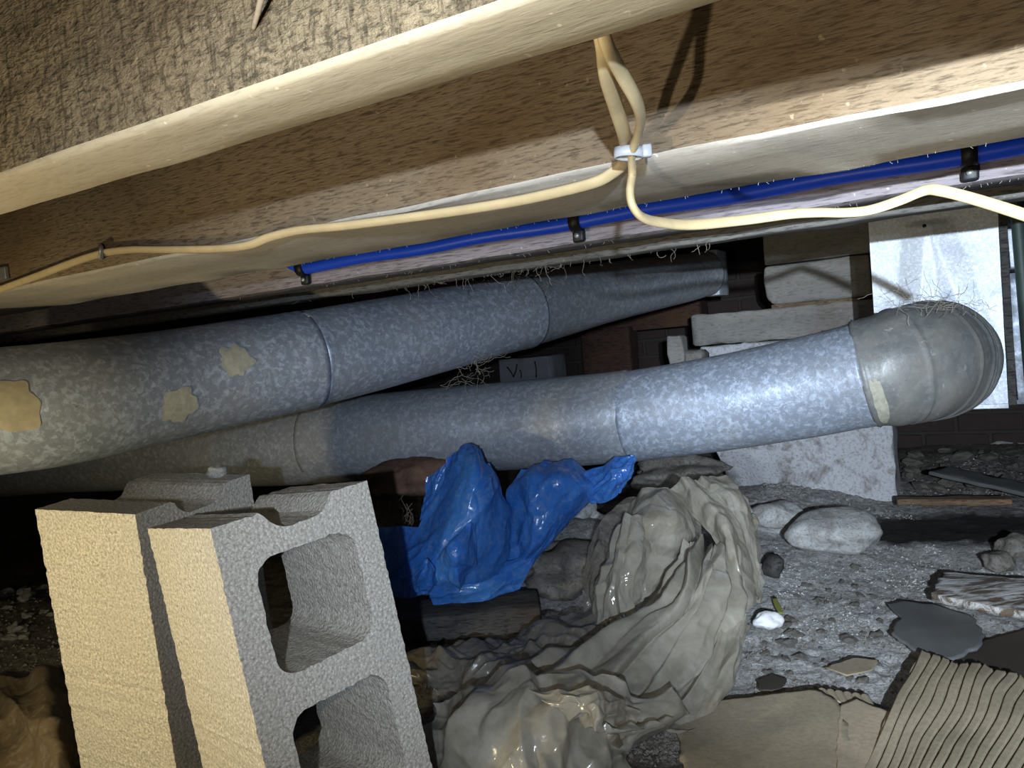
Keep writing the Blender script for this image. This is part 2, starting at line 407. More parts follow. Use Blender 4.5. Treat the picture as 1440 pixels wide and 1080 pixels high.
# ================================================================ SETTING
NX, NY = 640, 460
X0, X1, Y0, Y1 = -3.4, 3.4, .25, 4.6
V = []; Fc = []
for j in range(NY + 1):
    ty = (j / NY) ** 1.5; y = Y0 + (Y1 - Y0) * ty
    for i in range(NX + 1):
        q_ = i / NX * 2 - 1; x = .5 + (.42 * q_ + .58 * q_ ** 3) * 3.4
        V.append((x, y, gh(x, y)))
for j in range(NY):
    for i in range(NX):
        a = j * (NX + 1) + i; Fc.append((a, a + 1, a + NX + 2, a + NX + 1))
floor = obj('floor', V, Fc, M['dirt'], smooth=True); tag(floor, kind='structure')

def jbox(name, c0, th, t0, t1, z0, z1, mat, nx=60, jit=.0015, bev=.004, seed=0, parent=None, smooth=True, ny=3, nz_=8, fs=18):
    """joist aligned box: front face on plane N.p=c0, from t0 (right) to t1 (left) along DV"""
    L = t1 - t0
    bm = rough_box_bm(L, th, z1 - z0, nx, ny, nz_, jit, bev, seed, fs)
    p = NV * c0 + DV * t1; 
    return obj_bm(name, bm, mat, parent, smooth, (p.x, p.y, z0), JROT)
JZ = .68
cA0, cA1 = G(367, 127, JZ).dot(NV), G(520, 152, JZ).dot(NV)
cB0, cB1 = G(880, 233, JZ).dot(NV), G(880, 292, JZ).dot(NV)
cC0 = G(720, 360, JZ).dot(NV); cD0 = G(640, 391, JZ).dot(NV)
print('planes', cA0, cA1, cB0, cB1, cC0, cD0)
jbox('ceiling', -.6, 4.2, -2.0, 3.25, JZ + .236, JZ + .26, M['brownwood'], 10, seed=4)
tag(bpy.data.objects['ceiling'], kind='structure')
def joist(c0, c1, mat, label, seed, jit=.0016, edge=None):
    o = jbox('floor_joist', c0, c1 - c0, -1.6, 3.1, JZ, JZ + .234, mat, 260, jit, .0035, seed, fs=14)
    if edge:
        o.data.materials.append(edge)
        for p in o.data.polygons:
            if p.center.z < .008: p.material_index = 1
    return tag(o, label, 'joist', 'floor joists')
JA = joist(cA0, cA1, M['joist_near'], 'nearest rough sawn floor joist crossing the top left corner, pale bottom edge', 1, .0006, M['edge_near'])
JB = joist(cB0, cB1, M['joist_mid'], 'thick brown rough sawn floor joist that the ivory cables run along', 2, edge=M['edge_mid'])
JC = joist(cC0, cC0 + .045, M['joist_far'], 'pale grey floor joist behind the thick brown one, carrying the blue water tube', 3, edge=M['shaded_edge'])
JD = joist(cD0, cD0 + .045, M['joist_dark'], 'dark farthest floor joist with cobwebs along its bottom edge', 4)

# back wall of sooty bricks
CW = 3.3
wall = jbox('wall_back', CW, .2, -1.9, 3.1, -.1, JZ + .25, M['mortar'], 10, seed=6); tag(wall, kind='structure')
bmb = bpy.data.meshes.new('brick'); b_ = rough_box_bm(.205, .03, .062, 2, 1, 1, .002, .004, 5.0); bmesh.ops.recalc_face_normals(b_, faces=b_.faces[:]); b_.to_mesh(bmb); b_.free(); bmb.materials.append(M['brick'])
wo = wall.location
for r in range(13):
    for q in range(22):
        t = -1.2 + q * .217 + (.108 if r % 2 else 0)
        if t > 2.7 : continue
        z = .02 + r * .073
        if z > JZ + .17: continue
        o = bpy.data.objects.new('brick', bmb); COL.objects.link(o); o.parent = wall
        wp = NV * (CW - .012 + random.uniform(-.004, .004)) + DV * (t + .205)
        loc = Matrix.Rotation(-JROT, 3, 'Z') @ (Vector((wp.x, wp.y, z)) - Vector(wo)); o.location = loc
wl = jbox('wall_left', -.6, 4.1, 3.1, 3.25, -.15, JZ + .25, M['mortar'], 4, seed=7); tag(wl, kind='structure')
# reddish beam and ledge seen between the ducts
def pxbox(name, c, x0, y0, x1, y1, th, mat, label=None, cat=None, seed=1, jit=.002, bev=.004, parent=None, nx=14, group=None, nzz=4, fs=18):
    xm, ym = (x0 + x1) / 2, (y0 + y1) / 2
    tl = PL(x0, ym, c).dot(DV); tr = PL(x1, ym, c).dot(DV); zt = PL(xm, y0, c).z; zb = PL(xm, y1, c).z
    o = jbox(name, c, th, tr, tl, zb, zt, mat, nx, jit, bev, seed, parent, True, 4, nzz, fs)
    if label: tag(o, label, cat, group)
    return o
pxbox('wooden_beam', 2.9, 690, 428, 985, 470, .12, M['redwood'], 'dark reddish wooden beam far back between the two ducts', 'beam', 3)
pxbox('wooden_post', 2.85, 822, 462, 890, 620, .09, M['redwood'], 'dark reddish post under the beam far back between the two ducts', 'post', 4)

# ================================================================ ROUND DUCTS
def duct_section(name, path, r, parent, mat, seed, ridge0=True, ridge1=True, dents=.0015, n=90):
    P = catmull(path, n); L = sum((P[i + 1] - P[i]).length for i in range(n - 1)); step = L / (n - 1)
    r0, r1 = r if isinstance(r, tuple) else (r, r)
    def rad(i, th):
        s = i * step; e = L - s; rr = r0 + (r1 - r0) * i / (n - 1)
        if ridge0 and s < .03: rr += .0012 * math.exp(-((s - .012) / .004) ** 2)
        if ridge1 and e < .05: rr += .0012 * math.exp(-((e - .022) / .004) ** 2) + (.0010 if e < .012 else 0)
        q = Vector((s * 5 + seed, math.cos(th) * 1.2, math.sin(th) * 1.2)); rr += dents * noise.noise(q) * 1.5
        return rr
    V, Fc = sweep(P, rad, 72, True)
    return obj(name, V, Fc, mat, parent, True), P, V
def add_patch(V, n, nseg, px, py, hs, ht, mat, parent, name, seed):
    best = None
    for k, p in enumerate(V):
        i, j = divmod(k, nseg); q = proj(p)
        d = (q[0] - px) ** 2 + (q[1] - py) ** 2 + ((p - CP).length * 60) ** 2 * .05
        if best is None or d < best[0]: best = (d, i, j)
    _, i0, j0 = best; grid = []
    W = 13
    V2 = []; Fc = []
    for a in range(W):
        for b in range(W):
            fa = (a / (W - 1) * 2 - 1); fb = (b / (W - 1) * 2 - 1)
            k = max(abs(fa), abs(fb)) or 1; l = math.hypot(fa, fb) or 1
            s = k / l * (1 + .45 * noise.noise(Vector((fa / l * 2, fb / l * 2, seed))) * (1 if k > .3 else 0))
            fa *= s; fb *= s
            I = min(max(i0 + fa * hs, 0), n - 1.01); J = j0 + fb * ht
            i1 = int(I); j1 = math.floor(J); ti, tj = I - i1, J - j1
            g = lambda ii, jj: V[ii * nseg + jj % nseg]
            p = (g(i1, j1) * (1 - tj) + g(i1, j1 + 1) * tj) * (1 - ti) + (g(i1 + 1, j1) * (1 - tj) + g(i1 + 1, j1 + 1) * tj) * ti
            ctr = sum((V[i1 * nseg + jj] for jj in range(0, nseg, nseg // 4)), Vector()) / 4
            V2.append(p + (p - ctr).normalized() * (.0012 + .0012 * (1 - k)))
    for a in range(W - 1):
        for b in range(W - 1):
            k = a * W + b; Fc.append((k, k + 1, k + W + 1, k + W))
    return obj(name, V2, Fc, mat, parent, True)
# upper duct
ud = empty('round_duct', DP(440, 503, 1.43)); tag(ud, 'upper round galvanised duct rising to the right under the joists', 'duct', 'round metal ducts')
ud_inv = -ud.location
def rel(V, o): return [v - o.location for v in V]
def dsec(name, pts, r, parent, mat, seed, **kw):
    path = [DP(*p) for p in pts]
    o, P, V = duct_section(name, path, r, parent, mat, seed, **kw)
    o.matrix_parent_inverse = Matrix.Translation(-parent.location)
    return o, P, V
u1, P1, V1 = dsec('duct_section', [(-180, 600, 1.02), (-40, 583, 1.07), (100, 566, 1.14), (270, 536, 1.28), (432, 506, 1.41)], .09, ud, M['galv'], 1)
u2, P2, V2_ = dsec('duct_section', [(426, 507, 1.405), (560, 478, 1.56), (650, 457, 1.68), (735, 438, 1.80)], (.089, .088), ud, M['galv'], 2)
u3, P3, V3_ = dsec('duct_section', [(730, 439, 1.80), (790, 425, 1.90), (850, 412, 2.02), (905, 401, 2.14), (962, 391, 2.28), (992, 385, 2.34)], (.087, .068), ud, M['galv_dust'], 3)
for o_ in (add_patch(V1, 90, 72, 8, 570, 6, 4.5, M['cream'], ud, 'tape_patch', 1), add_patch(V1, 90, 72, 332, 508, 3.0, 3.2, M['mastic'], ud, 'sealant_patch', 2),
           add_patch(V1, 90, 72, 256, 569, 3.4, 3.4, M['mastic'], ud, 'sealant_patch', 3)):
    o_.matrix_parent_inverse = Matrix.Translation(-ud.location)
# boot at its far end
bt = pxbox('boot_collar', (DP(1003, 384, 2.36)).dot(NV), 985, 352, 1010, 416, .12, M['galv_clean'], parent=None, seed=8, jit=.0005, bev=.002)
bt.parent = ud; bt.matrix_parent_inverse = Matrix.Translation(-ud.location)
# lower duct
ld = empty('round_duct', DP(885, 586, 1.69)); tag(ld, 'lower round galvanised duct with a grimy elbow turning into the sheet metal box', 'duct', 'round metal ducts')
l1, Q1, W1 = dsec('duct_section', [(-160, 660, 2.2), (-40, 652, 2.15), (100, 640, 2.08), (270, 632, 1.97), (452, 622, 1.86)], .10, ld, M['galv_dust'], 11)
l2, Q2, W2 = dsec('duct_section', [(446, 622, 1.86), (600, 607, 1.77), (740, 597, 1.72), (888, 585, 1.66)], .0995, ld, M['galv_dust'], 12)
l3, Q3, W3 = dsec('duct_section', [(882, 586, 1.66), (1000, 569, 1.59), (1110, 549, 1.52), (1218, 526, 1.45)], .0985, ld, M['galv'], 13)
# sheet metal box
BR = DP(1418, 568, 1.55); cP = BR.dot(NV); wP = .2345
Qc = PL(1322, 506, cP)
Pe = DP(1214, 527, 1.455); dirE = (Pe - DP(1110, 549, 1.52)).normalized()
t_ = (Qc - Pe).dot(-DV) ; K = Pe + dirE * (t_ * .98); K.z = (K.z + Qc.z) / 2 + .01
n_ = 110; ep = []
for i in range(n_):
    t = i / (n_ - 1); a = .0
    b = (1 - t) ** 3 * Pe + 3 * (1 - t) ** 2 * t * (Pe.lerp(K, .72)) + 3 * (1 - t) * t * t * (Qc.lerp(K, .72)) + t ** 3 * (Qc - NV * .008)
    ep.append(b)
def erad(i, th):
    t = i / (n_ - 1); rr = .1015 + .010 * min(1, t * 3)
    for c_ in (.02, .26, .50, .72): rr += .0022 * 1.4 * math.exp(-((t - c_) / .008) ** 2)
    if t > .6: rr += .0042 * math.sin((t - .6) * 120) - .006 * (t - .6) / .4
    rr += .0035 * noise.noise(Vector((t * 7, math.cos(th) * 1.6, math.sin(th) * 1.6)))
    return rr
EV, EF = sweep(ep, erad, 80, True); el = obj('elbow', EV, EF, M['galv_grimy'], ld, True); el.matrix_parent_inverse = Matrix.Translation(-ld.location)
for o_ in (add_patch(EV, n_, 80, 1240, 572, 3.0, 7, M['mastic'], ld, 'sealant_patch', 5),):
    o_.matrix_parent_inverse = Matrix.Translation(-ld.location)

zb = BR.z; zt = JZ + .20
tR = BR.dot(DV)
pl = empty('plenum_box', NV * cP + DV * tR + Vector((0, 0, zb))); tag(pl, 'bright galvanised sheet metal box with cross creases where the lower duct ends', 'duct box')
# front sheet with cross break creases, built as an embossed grid
V = []; Fc = []; nx, nzz = 60, 90; H = zt - zb
cx_, cz_ = .13, PL(1310, 312, cP).z - zb
for k in range(nzz + 1):
    for i in range(nx + 1):
        x = wP * i / nx; z = H * k / nzz
        # two crease lines fanning down from the top centre
        f = (cz_ - z) / max(cz_, .01)
        xl = cx_ - .022 - .020 * f * 2.2; xr = cx_ - .018 + .105 * f
        d = 0
        if z < cz_: d = .007 * (1 - min(1, min(abs(x - xl), abs(x - xr)) / .045))
        d += .0015 * noise.noise(Vector((x * 9, z * 9, 2)))
        p = NV * (cP - d) + DV * (tR + wP - x); V.append((p.x, p.y, zb + z))
for k in range(nzz):
    for i in range(nx):
        a = k * (nx + 1) + i; Fc.append((a, a + 1, a + nx + 2, a + nx + 1))
fs_ = obj('front_panel', V, Fc, M['galv_clean'], pl, False); fs_.matrix_parent_inverse = Matrix.Translation(-pl.location)
fs_.data.shade_smooth()
def pc(o): o.parent = pl; o.matrix_parent_inverse = Matrix.Translation(-pl.location); return o
pc(jbox('body', cP + .002, .26, tR + .002, tR + wP - .002, zb + .001, zt, M['galv_clean'], 8, .0003, .001, 2))
pc(jbox('corner_flange', cP - .012, .05, tR - .014, tR + .0, zb - .002, zt, M['darkwood'], 6, .0008, .001, 3, nz_=30))
pc(jbox('bottom_flange', cP - .008, .02, tR, tR + wP, zb - .008, zb + .002, M['galv_clean'], 10, .0006, .001, 4))
p_ = PL(1300, 318, cP); sv, sf = sweep([p_ - NV * .006, p_ + NV * .002], .004, 8); pc(obj('screw', sv, sf, M['black'], None, True))
# things at the right edge, behind
pxbox('furnace_cabinet', cP + .22, 1404, 285, 1520, 373, .3, M['galv_clean'], 'blue-grey metal cabinet at the right edge behind the dark green pipe', 'cabinet', 5, .0006, .003)
a, b = PL(1424, 385, cP + .34), PL(1434, 565, cP + .34)
sv, sf = sweep(catmull([a, a.lerp(b, .5), b], 12), .05, 40); tag(obj('metal_canister', sv, sf, M['galv'], None, True), 'dull blue-grey vertical cylinder at the right edge below the cabinet', 'duct')
a, b = PL(1424, 225, cP - .06), PL(1452, 560, cP - .06)
sv, sf = sweep(catmull([a, a.lerp(b, .5), b], 12), .0115, 20); tag(obj('steel_pipe', sv, sf, M['green'], None, True), 'dark green steel pipe standing at the right edge', 'pipe')

# ================================================================ PIER
Pr = G(1253, 706); cQ = Pr.dot(NV)
base = pxbox('concrete_pier', cQ, 992, 478, 1254, 712, .24, M['lime'], 'white limewashed concrete pier block standing behind the lower duct', 'pier', 7, .006, .008, nx=40, nzz=26, fs=16)
base.data.update()
for v in base.data.vertices:          # crumbled lower left corner
    x, z = v.co.x, v.co.z
    f = max(0, 1 - x / .30) * max(0, 1 - z / .22)
    v.co.y += .16 * f; v.co.x += .05 * f
    v.co.y += .004 * nz(v.co, 60, 3)
pxbox('timber_slab', cQ - .015, 971, 432, 1236, 477, .22, M['timber'], 'wide grey timber slab lying on the white concrete pier', 'timber', 8, .004, .006, nx=30)
pxbox('wooden_shim', cQ - .005, 1084, 423, 1210, 433, .18, M['brownwood'], 'thin brown wooden shim between the grey slab and the blocks above', 'shim', 9, .002, .002)
o = pxbox('timber_block', cQ - .01, 1075, 366, 1224, 423, .16, M['timber'], 'lower grey timber block with a rounded lower left corner', 'timber', 10, .003, .008, nx=24, nzz=10, group='timber blocks on the pier')
for v in o.data.vertices:
    rr = .035; x, z = v.co.x, v.co.z
    if x < rr and z < rr:
        d = Vector((x - rr, z - rr)); 
        m_ = max(abs(d.x), abs(d.y))
        if d.length > 1e-6: v.co.x = rr + d.x * m_ / d.length; v.co.z = rr + d.y * m_ / d.length
pxbox('timber_block', cQ - .012, 1072, 310, 1226, 364, .16, M['timber'], 'upper grey timber block topping the stack on the pier', 'timber', 11, .003, .006, nx=24, group='timber blocks on the pier')
jbox('wooden_beam', cQ - .05, .2, -.9, 2.2, PL(1150, 310, cQ - .012).z + .003, JZ + .234, M['darkwood'], 40, .002, .004, 12)
tag([o for o in COL.objects if o.name.startswith('wooden_beam')][-1], 'dark beam resting on the timber blocks above the pier', 'beam')
pxbox('broken_stone', 2.2, 940, 472, 962, 560, .06, M['timber'], 'small upright grey stake standing between the ducts left of the pier', 'stake', 13, .004, .006)
pxbox('concrete_fragment', 2.22, 956, 492, 990, 560, .08, M['rock_dark'], 'grey broken fragment leaning beside the small upright stake', 'rubble', 14, .006, .01)
bx = pxbox('carton', 2.35, 703, 503, 776, 560, .12, M['box'], 'small dented grey carton behind the lower duct', 'carton', 15, .003, .003, nx=20, nzz=8)
def on_box_strip(px0, px1, c, r, name, parent, mat):
    P = catmull([PL(*p, c) for p in (px0, ((px0[0] + px1[0]) / 2 + 1, (px0[1] + px1[1]) / 2), px1)], 6)
    v, f = sweep(P, r, 6); o = obj(name, v, f, mat, None, True)
    o.parent = parent; o.matrix_parent_inverse = (Matrix.Translation(parent.location) @ Matrix.Rotation(JROT, 4, 'Z')).inverted(); return o
for a, b in (((713, 516), (722, 530)), ((722, 530), (727, 512)), ((731, 520), (733, 531)), ((752, 508), (754, 531))):
    on_box_strip(a, b, 2.345, .0028, 'crease', bx, M['black'])

# ================================================================ CONCRETE BLOCKS
def resample(pts, step, closed=True, jit=.0006, seed=0):
    out = []; n = len(pts)
    for i in range(n if closed else n - 1):
        a, b = Vector(pts[i]), Vector(pts[(i + 1) % n]); L = (b - a).length; k = max(1, int(L / step))
        for j in range(k):
            p = a.lerp(b, j / k); q = Vector((p.x * 160, p.y * 160, seed))
            out.append(Vector((p.x + noise.noise(q) * jit * 2, p.y + noise.noise(q + Vector((9, 9, 9))) * jit * 2)))
    return out
def rrect(x0, z0, x1, z1, r, n=7):
    P = []
    for cx, cz, a0 in ((x1 - r, z1 - r, 0), (x0 + r, z1 - r, 90), (x0 + r, z0 + r, 180), (x1 - r, z0 + r, 270)):
        for k in range(n + 1):
            a = math.radians(a0 + 90 * k / n); P.append((cx + r * math.cos(a), cz + r * math.sin(a)))
    return P
def cmu(name, W, L, seed):
    # profile in x (width) and z (0 top .. -L)
    def notch(z0, s):
        P = []; xs = [.052, .058, .064, .070, .078, .088, .106, .120, .128, .134, .140, .146]
        ds = [0, .004, .012, .018, .021, .022, .022, .021, .018, .012, .004, 0]
        return [(x, z0 - s * d) for x, d in zip(xs, ds)]
    outer = [(0, 0)] + notch(0, 1) + [(W, 0), (W, -L)] + notch(-L, -1)[::-1] + [(0, -L)]
    holes = [rrect(.036, -.178, W - .034, -.048, .024), rrect(.036, -.349, W - .034, -.219, .024)]
    loops = [resample(outer, .006, True, .0010, seed), resample(holes[0], .006, True, .0009, seed + 1), resample(holes[1], .006, True, .0009, seed + 2)]
    bm = bmesh.new(); D = W; NYs = 14
    allrings = []
    for li, lp in enumerate(loops):
        rings = []
        for k in range(NYs + 1):
            y = D * k / NYs; ring = []
            for p in lp:
                x, z = p.x, p.y
                if li:   # cells taper a little towards the back
                    cx = W / 2; cz = -.113 if li == 1 else -.284; t = .035 * k / NYs
                    x = x + (cx - x) * t; z = z + (cz - z) * t
                q = Vector((x * 140, y * 140, z * 140)); j = .0011
                ring.append(bm.verts.new((x + noise.noise(q) * j, y + (noise.noise(q + Vector((7, 3, 1))) * j * .6 if 0 < k < NYs else 0), z + noise.noise(q + Vector((2, 9, 5))) * j)))
            rings.append(ring)
        for k in range(NYs):
            n = len(lp)
            for i in range(n):
                a, b = rings[k][i], rings[k][(i + 1) % n]; c, d = rings[k + 1][(i + 1) % n], rings[k + 1][i]
                bm.faces.new((a, b, c, d))
        allrings.append(rings)
    for side in (0, NYs):
        es = []
        for rings in allrings:
            rg = rings[side]
            for i in range(len(rg)):
                e = bm.edges.get((rg[i], rg[(i + 1) % len(rg)])); es.append(e)
        bmesh.ops.triangle_fill(bm, use_beauty=True, use_dissolve=False, edges=es)
    return obj_bm(name, bm, M['cmu'])
def place(o, x):
    w_ = Vector(x[3:]); o.matrix_world = Matrix.Translation(Vector(x[:3])) @ Matrix.Rotation(w_.length, 4, w_.normalized())
b1 = cmu('cinder_block', .194, .397, 1.0); place(b1, (-.32306, .78511, .3983, -.08014, -.11211, .76538))
tag(b1, 'front two-hole concrete block standing on end with its holes facing out', 'concrete block', 'concrete blocks')
b2 = cmu('cinder_block', .194, .397, 5.0); place(b2, (-.47592, .93729, .39277, .05376, -.04934, 1.12256))
tag(b2, 'left concrete block standing on end half behind the two-hole one, yellow lit side', 'concrete block', 'concrete blocks')

# ================================================================ CABLES AND TUBE
cf = cB0 - .0065
def cable(name, pts, label, cat, rx=.0032, mat='cable', ell=(1.45, .85), n=None, parent=None, group=None):
    P = catmull(pts, n or len(pts) * 10); v, f = sweep(P, rx, 14, True, ell); o = obj(name, v, f, M[mat], parent, True)
    if label: tag(o, label, cat, group)
    return o
tieP = PL(886, 215, cf)
left = [(880, 214), (874, 232), (860, 244), (838, 256), (790, 269), (720, 284), (640, 297), (560, 308), (480, 318), (420, 324), (378, 334), (348, 345), (300, 350), (220, 351), (185, 351), (145, 356), (100, 370), (50, 389), (-30, 418)]
top1 = [DP(838, 20, .352), DP(848, 60, .355), DP(853, 105, .38), DP(866, 150, .42), DP(878, 190, .465)]
cable('flat_cable', top1 + [PL(x, y, cf) for x, y in left], 'ivory cable running left along the thick brown joist to the staple', 'cable', group='ivory electrical cables')
right = [(889, 245), (886, 270), (890, 290), (904, 306), (930, 313), (975, 316), (1050, 309), (1110, 301), (1150, 299), (1190, 299), (1225, 295), (1265, 282), (1300, 268), (1322, 268), (1370, 280), (1440, 302), (1520, 330)]
rd = [.505, .50, .50, .51, .53, .56, .60, .62, .63, .635, .635, .63, .62, .61, .595, .57, .54]
top2 = [DP(842, 20, .345), DP(853, 62, .35), DP(872, 100, .375), (DP(893, 138, .40)), DP(901, 165, .43), DP(897, 190, .465), DP(889, 215, .488)]
cable('flat_cable', top2 + [DP(x, y, d) for (x, y), d in zip(right, rd)], 'ivory cable that drops from the tie and sags right past the sheet metal box', 'cable', group='ivory electrical cables')
# nylon tie round both
tc = DP(885, 214, .485)
tie = empty('cable_tie', tc); tag(tie, 'white nylon cable tie binding the two ivory cables', 'cable tie')
V = []; Fc = []
rw = RT * .0078; fw_ = FW * .0055; n = 28
for k in range(n):
    a = 2 * math.pi * k / n
    for s in (1, 1.22):
        for h in (-.0032, .0032): V.append(rw * math.cos(a) * s + fw_ * math.sin(a) * s + UP * h + FW * .002)
for k in range(n):
    a, b = k * 4, ((k + 1) % n) * 4
    Fc += [(a, a + 1, b + 1, b), (a + 2, b + 2, b + 3, a + 3), (a + 1, a + 3, b + 3, b + 1), (a, b, b + 2, a + 2)]
obj('band', V, Fc, M['tie'], tie, True)
bm = rough_box_bm(.006, .005, .008, 2, 2, 2, .0002, .001); hd = obj_bm('lock_head', bm, M['tie'], tie, True, tuple(RT * .008 - UP * .004 - FW * .004))
# staple at left
sp = empty('cable_staple', PL(143, 356, cf)); tag(sp, 'small metal staple holding the left cable on the brown joist', 'staple')
pts = [PL(x, y, cf + o_) for x, y, o_ in ((141, 364, .006), (142, 364, -.004), (142, 360, -.0055), (143, 350, -.0055), (143, 346, -.004), (143, 346, .006))]
v, f = sweep(pts, .0013, 8, True, (1, 2.2)); o = obj('wire', v, f, M['steel'], sp, True); o.matrix_parent_inverse = Matrix.Translation(-sp.location)
# bracket at left frame edge
tag(pxbox('metal_bracket', cB0 - .006, -30, 378, 7, 396, .005, M['steel'], seed=3, jit=.0003, bev=.001), 'small dark metal plate nailed at the far left edge of the brown joist', 'bracket')
# nail / splinter in near joist
P = catmull([PL(356, 42, cA0), PL(362, 20, cA0 - .006), PL(370, -12, cA0 - .012)], 10)
v, f = sweep(P, lambda i, th: .0009 + .0006 * i / 9, 8); tag(obj('wood_splinter', v, f, M['card_pale'], None, True), 'thin pale splinter sticking out of the nearest joist', 'splinter')
# blue tube on joist C
ct = cC0 - .0095; tz = JZ + .0295
tr = PL(1500, 190, ct).dot(DV); tl = PL(300, 400, ct).dot(DV)
tl = PL(432, 372, ct).dot(DV)
P = [NV * ct + DV * (tr - .3 + (tl - tr + .3) * i / 40) + Vector((0, 0, tz + .0012 * math.sin(i * .9))) for i in range(41)]
P += [NV * (ct - a) + DV * (tl + b) + Vector((0, 0, tz + c)) for a, b, c in ((.001, .02, .004), (.002, .04, .014), (.002, .055, .03), (.002, .062, .05), (.002, .065, .16))]
v, f = sweep(P, .0092, 24); tag(obj('water_tube', v, f, M['pex'], None, True), 'bright blue plastic water tube clipped along the pale joist', 'pipe')
for px, lab in ((425, 'leftmost black clip on the blue water tube'), (810, 'middle black clip on the blue water tube'), (1362, 'rightmost black clip on the blue water tube')):
    t = PL(px, 445 - .174 * px, ct).dot(DV)
    q = NV * ct + DV * t + Vector((0, 0, tz)); e = empty('pipe_clip', q); tag(e, lab, 'clip', 'black clips on the blue tube')
    V = []; Fc = []; n = 24
    for k in range(n):
        a = 2 * math.pi * k / n
        for s in (.0094, .0122):
            for h in (-.007, .007): V.append(NV * (math.cos(a) * s) + Vector((0, 0, math.sin(a) * s)) + DV * h)
    for k in range(n):
        a, b = k * 4, ((k + 1) % n) * 4
        Fc += [(a, a + 1, b + 1, b), (a + 2, b + 2, b + 3, a + 3), (a + 1, a + 3, b + 3, b + 1), (a, b, b + 2, a + 2)]
    obj('loop', V, Fc, M['black'], e, True)
    bm = rough_box_bm(.016, .010, .016, 2, 2, 2, .0004, .003); obj_bm('foot', bm, M['black'], e, True, tuple(-DV * -.008 + Vector((0, 0, -.026)) - NV * .001), JROT)
    s0 = Vector((0, 0, -.018)) - NV * .0035; v, f = sweep([s0, s0 + NV * .004], .0032, 10); obj('nail_head', v, f, M['steel'], e, True)

# ================================================================ THINGS ON THE FLOOR
def box_between(name, a, b, width, height, mat, label, cat, z=None, seed=1, jit=.002, bev=.004, group=None, tilt=0):
    d = b - a; L = math.hypot(d.x, d.y); rz = math.atan2(d.y, d.x)
    bm = rough_box_bm(L, width, height, 24, 4, 4, jit, bev, seed)
    o = obj_bm(name, bm, mat, None, True, (a.x, a.y, a.z if z is None else z)); o.rotation_euler = (0, -math.atan2(d.z, L), rz) ; tag(o, label, cat, group)
    if tilt: o.rotation_euler[0] = tilt
    return o
box_between('timber_offcut', G(470, 915, .012), G(762, 889, .012), .11, .048, M['darkwood'], 'short black dirty timber lying in front of the blue bag', 'timber', seed=4)
def slab(name, pts, th, mat, label, cat, z=.008, jit=.003, seed=1, group=None, curl=0, n_in=14):
    """flat irregular piece: outline in px on plane z, filled as a fan of rings, with thickness"""
    P = [G(x, y, z) for x, y in pts]; c = sum(P, Vector()) / len(P)
    out = []
    for i in range(len(P)):
        a, b = P[i], P[(i + 1) % len(P)]; k = max(2, int((b - a).length / .008))
        for j in range(k):
            p = a.lerp(b, j / k); d = (p - c).normalized(); q = p * 60
            out.append(p + d * jit * 1.6 * noise.noise(q + Vector((seed, 0, 0))) + d * jit * .8 * noise.noise(q * 3))
    n = len(out); V = []; Fc = []
    def zz(p): return .006 * noise.noise(Vector((p.x * 6, p.y * 6, seed))) + curl * ((p - c).length / .2) ** 2
    for side in (0, 1):
        for r in range(n_in):
            f = 1 - r / n_in
            for p in out:
                q = c + (p - c) * f; V.append((q.x, q.y, z + zz(q) + (th if side == 0 else 0)))
        V.append((c.x, c.y, z + zz(c) + (th if side == 0 else 0)))
    S = n_in * n + 1
    for side in (0, 1):
        o = side * S
        for r in range(n_in - 1):
            for i in range(n):
                a, b = o + r * n + i, o + r * n + (i + 1) % n; Fc.append((a, b, b + n, a + n))
        for i in range(n): Fc.append((o + (n_in - 1) * n + i, o + (n_in - 1) * n + (i + 1) % n, o + S - 1))
    for i in range(n): Fc.append((i, (i + 1) % n, S + (i + 1) % n, S + i))
    bm = bmesh.new(); me = bpy.data.meshes.new('t'); me.from_pydata([tuple(v) for v in V], [], Fc); bm.from_mesh(me); bpy.data.meshes.remove(me)
    o = obj_bm(name, bm, mat, None, True); tag(o, label, cat, group); return o
slab('cardboard_sheet', [(948, 1005), (1000, 985), (1080, 980), (1150, 976), (1178, 992), (1192, 1030), (1200, 1120), (968, 1130)], .004, M['card'], 'dusty flat brown cardboard sheet at the bottom beside the clear plastic', 'cardboard', .014, seed=2)
slab('cardboard_piece', [(1182, 992), (1205, 985), (1238, 998), (1262, 1003), (1240, 1040), (1205, 1120), (1180, 1120), (1176, 1060)], .004, M['card_pale'], 'small pale torn cardboard piece between the flat and the ribbed ones', 'cardboard', .020, seed=3)
slab('roofing_felt', [(1247, 848), (1268, 843), (1310, 848), (1368, 868), (1385, 898), (1378, 915), (1345, 928), (1310, 930), (1280, 912), (1252, 895), (1268, 872)], .004, M['slate'], 'flat dark grey felt piece with a scalloped outline on the dirt', 'felt', .014, seed=4)
slab('wet_board', [(1300, 925), (1345, 925), (1385, 900), (1460, 880), (1560, 900), (1520, 990), (1400, 975), (1340, 955)], .004, M['wetbrown'], 'dark brown wet board between the grey felt and the ribbed cardboard', 'board', .009, seed=5)
slab('plaster_board', [(1310, 845), (1328, 812), (1440, 822), (1560, 838), (1560, 905), (1440, 872), (1370, 858)], .014, M['crust'], 'brown board crusted with white plaster at the right edge', 'board', .018, seed=6, jit=.004)
slab('paper_scrap', [(1158, 862), (1205, 840), (1238, 850), (1215, 865), (1180, 870)], .002, M['card'], 'small curved paper scrap half buried in the dirt', 'scrap', .008, seed=7) if False else None
slab('paper_scrap', [(1160, 940), (1200, 925), (1235, 930), (1228, 944), (1190, 952)], .002, M['card'], 'small torn tan paper scrap lying above the pale cardboard piece', 'scrap', .010, seed=7)
